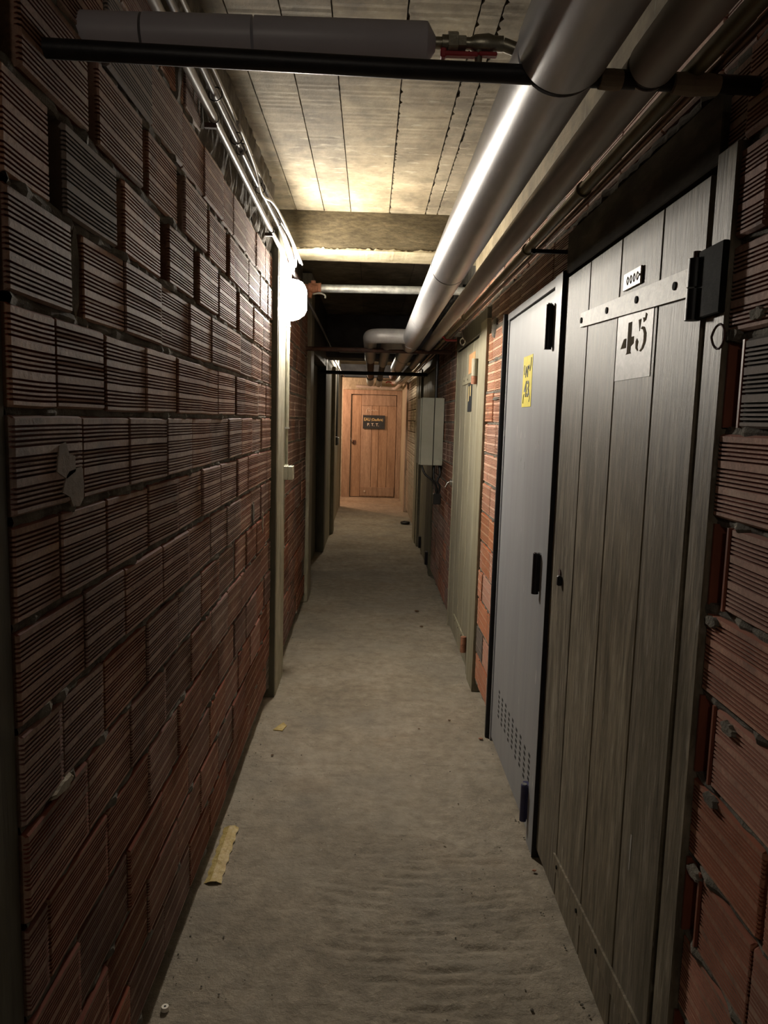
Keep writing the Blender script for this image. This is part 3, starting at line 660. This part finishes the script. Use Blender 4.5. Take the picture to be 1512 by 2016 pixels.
# ---------------------------------------------------------------- pipes
def pipe_y(name, x, z, r, ys, m, label, n=32, cat='pipe', joint=None, jr=.0025):
    t = empty(name, (x, ys[0], z), label, cat)
    for a, b in zip(ys, ys[1:]):
        shade(obj('jacket' if r > .03 else 'pipe_run', tb([(x, a+.0015, z), (x, b-.0015, z)], r, n), m, t))
        if joint and b < ys[-1]:
            shade(obj('joint_band', tb([(x, b-.02, z), (x, b+.02, z)], r+jr, n), joint, t))
    return t
p1 = empty('insulated_pipe', (.288, 1.2, 2.087), 'thick silver insulated heating pipe, the widest one under the ceiling', 'pipe')
for a, b, r in ((-2.5, 1.245, .0735), (1.262, 2.95, .0705), (2.95, 4.35, .0700), (4.35, 5.55, .0705), (5.55, 7.0, .0695), (7.0, 8.7, .069)):
    shade(obj('jacket', tb([(.288, a, 2.087), (.288, b-.002, 2.087)], r, 48), 'jacket', p1))
shade(obj('joint_band', tb([(.288, 1.243, 2.087), (.288, 1.262, 2.087)], .0665, 40), 'black_steel', p1))
for y in (2.95, 5.55, 7.0): shade(obj('joint_band', tb([(.288, y-.012, 2.087), (.288, y+.012, 2.087)], .0722, 40), 'jacket', p1))
shade(obj('bare_end', tb([(.288, 8.7, 2.087), (.288, 10.2, 2.087)], .05, 24), 'rust', p1))
p2 = empty('insulated_pipe', (.428, 1.2, 2.066), 'thinner grey insulated pipe beside the thick silver one', 'pipe')
for a, b, r in ((-2.5, 1.248, .037), (1.266, 4.0, .0345), (4.0, 5.6, .034), (5.6, 8.0, .034)):
    shade(obj('jacket', tb([(.428, a, 2.066), (.428, b-.002, 2.066)], r, 32), 'jacket_dull', p2))
shade(obj('joint_band', tb([(.428, 1.246, 2.066), (.428, 1.266, 2.066)], .032, 24), 'black_steel', p2))
p3 = empty('olive_pipe', (.503, 1.2, 2.068), 'thin olive brown pipe beside the grey insulated one', 'pipe')
shade(obj('pipe_run', tb([(.503, -2.5, 2.068), (.503, 9.0, 2.068)], .0145, 16), 'olive_pipe', p3))
for y in (1.9, 2.55, 4.2): shade(obj('clamp', tb([(.503, y-.008, 2.068), (.503, y+.008, 2.068)], .019, 16), 'olive_pipe', p3))
p4 = obj('copper_pipe', tb([(.542, -2.5, 2.075), (.542, 9.0, 2.075)], .0075, 12), 'copper', label='slim copper pipe nearest the right wall', cat='pipe', smooth=True)
p5 = obj('insulated_pipe', tb([(.428, 8.0, 2.066), (.40, 12.2, 2.10), (.39, 14.3, 2.20)], .032, 16), 'jacket_dull', label='dull pipe carrying on towards the far door', cat='pipe', smooth=True)
# bracket for the wall pipes near the 45 door
bk = empty('pipe_bracket', (.56, 2.3, 2.06), 'small black pipe bracket on the wall above the 45 door', 'bracket')
obj('arm', bx(.50, .62, 2.47, 2.482, 2.042, 2.054), 'black_steel', bk); obj('hook', bx(.505, .513, 2.47, 2.482, 2.04, 2.075), 'black_steel', bk)
# black steel bar crossing in front
bb = empty('support_pipe', (0, 1.25, 2.044), 'black painted steel pipe crossing the corridor nearest the camera', 'pipe')
shade(obj('pipe_run', tb([(-.55, 1.222, 2.044), (.05, 1.25, 2.0455), (.70, 1.288, 2.055)], .0145, 24), 'black_steel', bb))
obj('plaster_splash', tb([(.47, 1.268, 2.047), (.50, 1.27, 2.047), (.53, 1.272, 2.048), (.545, 1.273, 2.048)], [.0155, .018, .0165, .0150], 12), 'mortar_pale', bb, label='grey plaster stuck to the pipe')
obj('plaster_splash', tb([(.35, 1.261, 2.046), (.37, 1.262, 2.046), (.385, 1.263, 2.046)], [.0148, .0160, .0148], 12), 'mortar_pale', bb)
# grey insulated pipe with valve above it
gp = empty('insulated_pipe', (-.2, 1.4, 2.155), 'grey insulated pipe with a tapered end crossing overhead', 'pipe')
shade(obj('jacket', tb([(-.55, 1.4, 2.150), (-.41, 1.4, 2.1505)], .0335, 36), 'jacket_grey', gp))
shade(obj('jacket', tb([(-.405, 1.4, 2.1505), (-.22, 1.4, 2.1515)], .0345, 36), 'jacket_grey', gp))
shade(obj('jacket', tb([(-.215, 1.4, 2.1515), (.080, 1.4, 2.153), (.082, 1.4, 2.153)], [.0342, .0342, .033], 36), 'jacket_grey', gp))
shade(obj('end_cap', tb([(.082, 1.4, 2.153), (.097, 1.4, 2.153)], [.0338, .012], 36), 'jacket_grey', gp), 20)
vv = empty('ball_valve', (.14, 1.4, 2.155), 'dull brass ball valve with red lever between the two insulated pipes', 'valve')
shade(obj('threaded_end', tb([(.095, 1.4, 2.155), (.108, 1.4, 2.155), (.1085, 1.4, 2.155), (.122, 1.4, 2.155)], [.010, .010, .0135, .0135], 16), 'brass_dull', vv))
obj('union_nut', tb([(.119, 1.4, 2.155), (.136, 1.4, 2.155)], .0205, 6), 'brass_dull', vv)
obj('hex_collar', tb([(.137, 1.4, 2.155), (.150, 1.4, 2.155)], .0145, 6), 'brass_dull', vv)
shade(obj('valve_body', tb([(.150, 1.4, 2.156), (.158, 1.4, 2.156), (.166, 1.4, 2.156), (.19, 1.4, 2.157), (.20, 1.4, 2.157), (.215, 1.4, 2.157)], [.010, .010, .0145, .016, .013, .013], 18), 'brass_dull', vv))
shade(obj('pipe_stub', tb([(.215, 1.4, 2.157), (.30, 1.4, 2.13)], .011, 14), 'brass_dull', vv))
shade(obj('stem', tb([(.173, 1.4, 2.145), (.173, 1.395, 2.118)], [.008, .006], 12), 'brass_dull', vv))
obj('stem_nut', tb([(.173, 1.395, 2.120), (.173, 1.395, 2.109)], .0085, 6), 'steel', vv)
obj('lever', (lambda bm: (box(bm, .112, .172, 1.388, 1.402, 2.131, 2.139, bev=.002), box(bm, .106, .116, 1.388, 1.402, 2.128, 2.144, bev=.002), bm)[2])(B()), 'red_paint', vv)
obj('lever_tail', bx(.172, .205, 1.388, 1.402, 2.133, 2.140, bev=.002), 'red_paint', vv)

# galvanised pipe with rusty tee just beyond the near beam
gv = empty('galvanised_pipe', (0, 4.82, 2.30), 'galvanised pipe with rusty tee beyond the pale plaster strip', 'pipe')
shade(obj('pipe_run', tb([(-.33, 4.82, 2.302), (.62, 4.82, 2.312)], .0245, 20), 'galvanised', gv))
shade(obj('tee', tb([(-.43, 4.82, 2.30), (-.405, 4.82, 2.30), (-.404, 4.82, 2.30), (-.345, 4.82, 2.30), (-.344, 4.82, 2.30), (-.325, 4.82, 2.30)], [.024, .024, .033, .033, .036, .036], 16), 'rust', gv))
shade(obj('tee_branch', tb([(-.375, 4.82, 2.30), (-.375, 4.82, 2.345)], .016, 12), 'rust', gv))
shade(obj('tee_branch', tb([(-.39, 4.82, 2.30), (-.395, 4.81, 2.24)], [.02, .012], 12), 'rust', gv))
obj('lever', tb(smooth_path([(-.375, 4.80, 2.262), (-.33, 4.79, 2.268), (-.30, 4.79, 2.255), (-.298, 4.79, 2.238)], 3), .0055, 8), 'galvanised', gv)
obj('pipe_stub', tb([(-.50, 4.82, 2.30), (-.43, 4.82, 2.30)], .02, 14), 'rusty_dark', gv)
# support bars further down
for y, z, m, lab, r in ((5.9, 2.028, 'rusty_dark', 'rusty support bar carrying the pipes past the lamp', .017), (8.35, 2.00, 'black_steel', 'black support bar in front of the deep dark beam', .02)):
    shade(obj('support_pipe', tb([(-.56, y, z), (.64, y, z+.004)], r, 14), m, label=lab, cat='pipe'))
shade(obj('white_conduit', tb([(-.35, 8.3, 2.235), (-.33, 8.3, 2.228), (.63, 8.3, 2.228)], [.02, .016, .016], 12), 'conduit_pvc', label='pale conduit crossing in front of the deep dark beam', cat='conduit'))
# two branches leaving the thick pipe, turning down the corridor
for (yb, xb, r, zb, lab) in ((5.45, -.015, .052, 2.092, 'grey insulated branch pipe bending off the thick pipe, outer one'), (5.80, .112, .043, 2.075, 'grey insulated branch pipe bending off the thick pipe, inner one')):
    t = empty('branch_pipe', (xb, yb, zb), lab, 'pipe')
    o = shade(obj('elbow_jacket', tb(bend([(.288, yb, zb), (xb, yb, zb), (xb, yb+1.9, zb-.01)], .13, 8), r, 24), 'jacket_dull', t))
    shade(obj('bare_pipe', tb([(xb, yb+1.9, zb-.01), (xb, 11.3, zb-.03)], r*.8, 16), 'rust' if r > .05 else 'rusty_dark', t))
    shade(obj('end_sleeve', tb([(xb, 10.0, zb-.035), (xb, 11.6, zb-.04)], r*1.0, 16), 'jacket_dull', t))
# pipes over the far door
shade(obj('header_pipe', tb(bend([(-.28, 14.35, 2.12), (.46, 14.35, 2.09), (.5, 12.7, 2.11), (.5, 9.5, 2.08)], .1), .03, 14), 'cable_white', label='white pipe running above the far wooden door', cat='pipe'))
fv = empty('ball_valve', (.22, 13.6, 2.16), 'small valve with red lever above the far wooden door', 'valve')
shade(obj('valve_body', tb([(.16, 13.6, 2.20), (.62, 13.6, 2.22)], .018, 10), 'galvanised', fv))
obj('valve_drop', tb([(.18, 13.6, 2.20), (.18, 13.6, 2.08)], .016, 8), 'galvanised', fv)
obj('lever', tb(smooth_path([(.26, 13.55, 2.155), (.30, 13.55, 2.175), (.36, 13.55, 2.16), (.39, 13.55, 2.12)], 3), .010, 6), 'red_paint', fv)
# red valve by the further wooden door
rv = empty('ball_valve', (.55, 5.2, 2.05), 'red lever valve with steel ring above the further plank door', 'valve')
shade(obj('valve_body', tb([(.44, 5.2, 2.090), (.612, 5.2, 2.090)], .018, 12), 'galvanised', rv))
obj('lever', tb(bend([(.455, 5.18, 2.068), (.482, 5.18, 2.068), (.50, 5.18, 2.046), (.572, 5.18, 2.048)], .01), .0075, 8), 'red_paint', rv)
obj('lever_knob', tb([(.455, 5.18, 2.055), (.455, 5.18, 2.08)], .010, 10), 'plate_metal', rv)
obj('ring', tb([(.583+.015*math.cos(a), 4.92, 2.012+.020*math.sin(a)) for a in [2*math.pi*k/20 for k in range(21)]], .007, 8), 'steel', rv)
obj('ring_stem', tb([(.583, 4.92, 2.030), (.59, 5.05, 2.085), (.595, 5.2, 2.088)], .006, 8), 'steel', rv)

# ---------------------------------------------------------------- conduits and cables on the left wall
c1 = empty('conduit', (-.478, 2, 2.352), 'long pale grey plastic conduit along the top of the left brick wall', 'conduit')
for a, b, r in ((-2.5, 2.33, .0125), (2.33, 3.62, .0110), (3.62, 3.93, .0100)):
    za = lambda y: 2.358-.006*(y-2)
    shade(obj('conduit_run', tb([(-.476, a, za(a)), (-.476, b, za(b))], r, 16), 'conduit_pvc', c1))
shade(obj('conduit_run', tb(smooth_path([(-.476, 3.93, za(3.93)), (-.470, 4.02, 2.335), (-.462, 4.12, 2.30), (-.462, 4.19, 2.26)], 5), .0095, 14), 'conduit_pvc', c1))
for y in (2.33, 3.60):
    shade(obj('saddle_clip', tb([(-.476, y-.012, za(y)), (-.476, y+.008, za(y))], .0145, 14), 'cable_black', c1))
    obj('clip_lug', bx(-.505, -.470, y-.010, y+.004, za(y)-.024, za(y)-.010), 'rusty_dark', c1)
bundle = None
cabs = [
 ('cable', [(-.462, -2, 2.40), (-.462, 2.2, 2.398), (-.458, 2.7, 2.388), (-.46, 3.0, 2.392), (-.46, 3.4, 2.402), (-.455, 3.8, 2.395), (-.455, 4.05, 2.365), (-.452, 4.2, 2.33), (-.46, 4.28, 2.28)], .0085, 'cable_grey', 'thick grey cable strapped just above the pale conduit'),
 ('cable', [(-.470, -2, 2.425), (-.470, 2.2, 2.42), (-.468, 2.7, 2.412), (-.470, 3.1, 2.418), (-.468, 3.6, 2.42), (-.452, 3.95, 2.40), (-.44, 4.2, 2.35), (-.445, 4.3, 2.31)], .0075, 'cable_grey', 'second grey cable in the strapped bundle'),
 ('cable', [(-.446, -2, 2.43), (-.446, 2.2, 2.424), (-.438, 2.5, 2.41), (-.440, 2.85, 2.395), (-.448, 3.1, 2.368), (-.445, 3.4, 2.42), (-.44, 3.8, 2.44), (-.43, 4.1, 2.41), (-.412, 4.32, 2.352)], .0052, 'cable_white', 'thin white cable looping over the grey bundle'),
 ('cable', [(-.452, -2, 2.448), (-.452, 2.4, 2.44), (-.45, 2.8, 2.425), (-.452, 3.2, 2.43), (-.44, 3.7, 2.43), (-.422, 4.0, 2.40), (-.40, 4.33, 2.345)], .0050, 'cable_white', 'thin white cable lying highest in the bundle'),
 ('cable', [(-.485, 2.2, 2.46), (-.480, 3.2, 2.47), (-.47, 3.7, 2.45), (-.432, 4.0, 2.41), (-.425, 4.2, 2.36), (-.435, 4.31, 2.33)], .0060, 'cable_grey', 'grey cable coming down from the slab to the lamp'),
]
for nm, pts, r, m, lab in cabs:
    o = obj(nm, tb(smooth_path(pts, 6), r, 10), m, label=lab, cat='cable', smooth=True)
    bundle = bundle or o
for i, y in enumerate((2.28, 2.62, 2.72, 3.08, 3.16, 3.68)):
    zc = 2.408 if y < 3.3 else 2.405
    o = obj('cable_tie', tb([(-.464+.0195*math.cos(a), y+.01*math.sin(a), zc+.023*math.sin(a)) for a in [2*math.pi*k/16 for k in range(17)]], .0018, 5), 'cable_black', bundle)
# cables carrying on beyond the beam
for x, z, r, lab in ((-.470, 2.345, .010, 'dark conduit running on along the left wall past the beam'), (-.450, 2.30, .008, 'dark cable running on under the beam beside the conduit')):
    obj('cable', tb([(x, 4.3, z), (x, 8.5, z-.02), (x+.02, 8.75, z-.14), (x+.02, 12.2, z-.14)], r, 8), 'cable_grey', label=lab, cat='cable', smooth=True)

# ---------------------------------------------------------------- bulkhead lamp, down conduit and switch
lp = empty('bulkhead_lamp', (-.45, 4.21, 2.03), 'lit white bulkhead lamp on the concrete column', 'lamp')
bm = B(); nseg = 20; rings = []
for (f, sc) in ((0, 1.0), (.028, 1.0), (.062, .97), (.085, .86), (.098, .66), (.102, .35)):
    ring = []
    for k in range(nseg):
        a = 2*math.pi*k/nseg; c_, s_ = math.cos(a), math.sin(a)
        ex = .55
        yy = math.copysign(abs(c_)**ex, c_)*.050*sc; zz = math.copysign(abs(s_)**ex, s_)*.100*sc
        ring.append(bm.verts.new((-.470+f, 4.21+yy, 2.142+zz)))
    rings.append(ring)
for i in range(len(rings)-1):
    for k in range(nseg): bm.faces.new((rings[i][k], rings[i][(k+1) % nseg], rings[i+1][(k+1) % nseg], rings[i+1][k]))
bm.faces.new(rings[0][::-1]); bm.faces.new(rings[-1])
obj('diffuser', bm, 'lamp_glass', lp, smooth=True, label='glowing glass diffuser')
obj('back_plate', bx(-.482, -.471, 4.15, 4.285, 2.03, 2.255, bev=.003), 'bulb_base', lp)
bm = B(); poly_prism(bm, [(-.482, 2.030), (-.440, 2.030), (-.408, 2.040), (-.378, 2.062), (-.366, 2.090), (-.366, 2.195), (-.378, 2.222), (-.408, 2.246), (-.440, 2.256), (-.482, 2.256)], lambda u, v, t: (u, t, v), 4.268, 4.274)
obj('added_light_shield', bm, 'bulb_base', lp)  # added plate that blocks the lamp from lighting the far corridor
shade(obj('cable_gland', tb([(-.46, 4.21, 2.245), (-.46, 4.21, 2.285)], .014, 12), 'conduit_pvc', lp))
dc = empty('conduit', (-.468, 4.25, 1.22), 'thin vertical conduit from the lit lamp down to the switch', 'conduit')
shade(obj('conduit_run', tb([(-.466, 4.25, 1.215), (-.466, 4.25, 1.44), (-.4655, 4.25, 1.442), (-.4655, 4.25, 2.04)], [.008, .008, .0105, .0105], 12), 'column_concrete', dc))
for z in (2.0, 1.44): obj('saddle_clip', bx(-.480, -.452, 4.238, 4.262, z-.004, z+.004), 'bulb_base', dc)
sw = empty('light_switch', (-.455, 4.25, 1.145), 'cream box light switch below the lamp conduit', 'switch')
obj('switch_base', bx(-.485, -.457, 4.222, 4.30, 1.150, 1.228, bev=.003), 'cream_plastic', sw)
obj('switch_cover', bx(-.456, -.427, 4.222, 4.30, 1.150, 1.228, bev=.004), 'cream_plastic', sw)
obj('switch_boss', tb([(-.466, 4.25, 1.226), (-.466, 4.25, 1.236)], [.014, .010], 12), 'cream_plastic', sw)
# switch box and cable further along
s2 = empty('light_switch', (-.47, 10.6, 1.13), 'small grey switch box on the far plastered wall', 'switch')
obj('switch_base', bx(-.497, -.45, 10.55, 10.66, 1.13, 1.25, bev=.004), 'cable_black', s2); obj('switch_cover', bx(-.452, -.43, 10.56, 10.65, 1.14, 1.24, bev=.004), 'bulb_base', s2)
shade(obj('conduit', tb([(-.47, 10.6, 1.25), (-.47, 10.6, 2.3)], .018, 8), 'cable_black', label='dark vertical conduit above the far switch box', cat='conduit'))

# ---------------------------------------------------------------- wall cabinet
cb = empty('wall_cabinet', (.52, 6.5, 1.13), 'pale green grey wall cabinet sticking out from the right wall', 'cabinet')
obj('body', bx(.428, .612, 6.305, 6.72, 1.132, 1.694, bev=.003), 'cabinet_paint', cb)
obj('end_panel', bx(.430, .529, 6.293, 6.305, 1.134, 1.692, bev=.001), 'cabinet_paint', cb)
obj('panel_gap_shade', bx(.529, .536, 6.300, 6.305, 1.134, 1.692), 'black_flat', cb)  # black strip paints the shade in the seam
obj('end_panel', bx(.536, .612, 6.293, 6.305, 1.134, 1.692, bev=.001), 'cabinet_paint', cb)
obj('cabinet_door', bx(.416, .426, 6.31, 6.715, 1.136, 1.690, bev=.001), 'cabinet_paint', cb)
obj('knockout', tb([(.572, 6.290, 1.16), (.572, 6.294, 1.16)], .022, 16), 'cream_plastic', cb)
shade(obj('conduit', tb([(.545, 6.34, 1.694), (.545, 6.34, 2.30)], .012, 10), 'cable_black', label='black conduit rising from the top of the wall cabinet', cat='conduit'))
cb2 = [[(.44, 6.33, 1.135), (.47, 6.31, 1.06), (.53, 6.30, 1.01), (.57, 6.33, .96), (.575, 6.36, .90)],
       [(.55, 6.35, 1.135), (.545, 6.33, 1.05), (.56, 6.32, .98), (.58, 6.34, .93), (.575, 6.36, .88)],
       [(.59, 6.35, 1.135), (.60, 6.33, 1.06), (.575, 6.31, 1.0), (.60, 6.32, .95), (.585, 6.35, .86)]]
for pts, lab in zip(cb2, ('black cable looping out of the corner of the wall cabinet', 'black cable hanging straight below the wall cabinet', 'black cable under the wall cabinet, tight to the brick wall')):
    obj('cable', tb(smooth_path(pts, 5), .009, 8), 'cable_black', label=lab, cat='cable', smooth=True)
obj('junction_box', bx(.55, .613, 6.33, 6.40, .80, .89, bev=.004), 'cable_black', label='small black junction box below the wall cabinet', cat='box')

# ---------------------------------------------------------------- things on the floor
bm = B(); nn = 16; rr = []
P = [(-.485, 2.60), (-.446, 2.265)]
for i in range(nn+1):
    t = i/nn; y = 2.60-t*.335; xc = -.478+t*.0+.006*math.sin(t*6)+.0
    w = .026+.003*math.sin(i*2.1); xc = -.470
    rr.append([bm.verts.new((xc-w, y, .004)), bm.verts.new((xc-w*.3, y+random.uniform(-.004, .004), .009+random.uniform(0, .005))), bm.verts.new((xc+w*.4, y, .009+random.uniform(0, .005))), bm.verts.new((xc+w, y, .004+random.uniform(0, .003)))])
for i in range(nn):
    for j in range(3): bm.faces.new((rr[i][j], rr[i][j+1], rr[i+1][j+1], rr[i+1][j]))
o = obj('tape_strip', bm, 'tape', label='glossy crumpled yellow brown tape strip lying along the left wall', cat='tape')
sm = o.modifiers.new('s', 'SOLIDIFY'); sm.thickness = .0015
bm = B(); tt = [(-.43, 3.47), (-.385, 3.46), (-.37, 3.52), (-.39, 3.56), (-.41, 3.52)]
poly_prism(bm, tt, lambda u, v, t: (u, v, t), .0035, .008); obj('tape_scrap', bm, 'tape', label='short scrap of tape on the floor near the column', cat='tape')
bc = empty('bottle_cap', (-.497, 1.735, .004), 'small white plastic cap on the floor against the left wall', 'cap')
shade(obj('cap_rim', tb([(-.482, 1.745, .003), (-.482, 1.745, .013)], [.0105, .009], 10), 'sign_white', bc))
obj('cap_hole', tb([(-.482, 1.745, .013), (-.482, 1.745, .0135)], .003, 8), 'black_flat', bc)
rb = obj('rubber_ring', tb([(.545+.05*math.cos(a), 10.85+.06*math.sin(a), .022) for a in [2*math.pi*k/20 for k in range(21)]], .020, 8), 'rubber', label='black rubber ring on the floor by the right wall', cat='ring', smooth=True)
bits = [((.565, 3.412), .020, 'rust', 'reddish brick crumb beside the grey steel door', 'crumb'), ((.276, 3.517), .012, 'leaf_brown', 'curled brown leaf bit in the middle of the floor', 'leaf'),
        ((.438, 3.63), .016, 'leaf_brown', 'flat dry leaf bit in front of the orange brick pier', 'leaf'), ((.403, 5.796), .035, 'leaf_brown', 'dark leaf scrap before the wall cabinet', 'leaf'),
        ((.414, 5.358), .025, 'leaf_brown', 'dark leaf scrap before the further plank door', 'leaf'), ((-.40, 3.20), .013, 'leaf_brown', 'brown leaf bit near the left wall', 'leaf'),
        ((.60, 2.36), .014, 'rust', 'red brick crumb at the foot of the steel frame', 'crumb'), ((.30, 2.52), .010, 'mortar_pale', 'grey stone chip on the floor, nearest the 45 door', 'stone chip')]
for i, ((x, y), s, m, lab, cat) in enumerate(bits):
    R = random.Random(i); bm = B()
    x = min(x, .59)
    bmesh.ops.create_icosphere(bm, subdivisions=1, radius=s*.5)
    for v in bm.verts: v.co = Vector((v.co.x*R.uniform(.8, 1.5)+x, v.co.y*R.uniform(.6, 1.2)+y, v.co.z*.45+.004+s*.15))
    obj({'leaf': 'leaf_scrap', 'crumb': 'brick_crumb', 'stone chip': 'stone_chip'}[cat], bm, m, label=lab, cat=cat)
bm = B()
R = random.Random(5)
for i in range(260):
    side = R.random()
    x = -.5+R.random()**3*.25 if side < .45 else (.6-R.random()**2.5*.35 if side < .8 else R.uniform(-.4, .5))
    y = R.uniform(1.5, 6); s = R.uniform(.0012, .0035)*(1.4 if R.random() < .1 else 1)
    b0 = len(bm.verts)
    r = bmesh.ops.create_icosphere(bm, subdivisions=1, radius=s)
    for v in r['verts']: v.co = Vector((v.co.x+x, v.co.y*1.2+y, v.co.z*.6+.004))
obj('grit', bm, 'mortar', kind='stuff', label='loose grit and crumbs scattered along the corridor floor', cat='grit')

# ---------------------------------------------------------------- lamps out of view, and an added rear fill
def bulb(name, loc, power, col, r=.05):
    d = bpy.data.lights.new(name, 'POINT'); d.energy = power; d.color = col; d.shadow_soft_size = r
    o = bpy.data.objects.new(name, d); COL.objects.link(o); o.location = loc
bulb('corridor_bulb', (-.30, 10.6, 2.30), LAMP2, (1, .88, .70))
bulb('passage_bulb', (-1.15, 13.75, 2.0), LAMP3, (1, .58, .38))
bulb('rear_fill', (-.30, -1.6, 2.35), REAR_FILL, (1, .88, .74))  # added fill that lifts the near end of the corridor
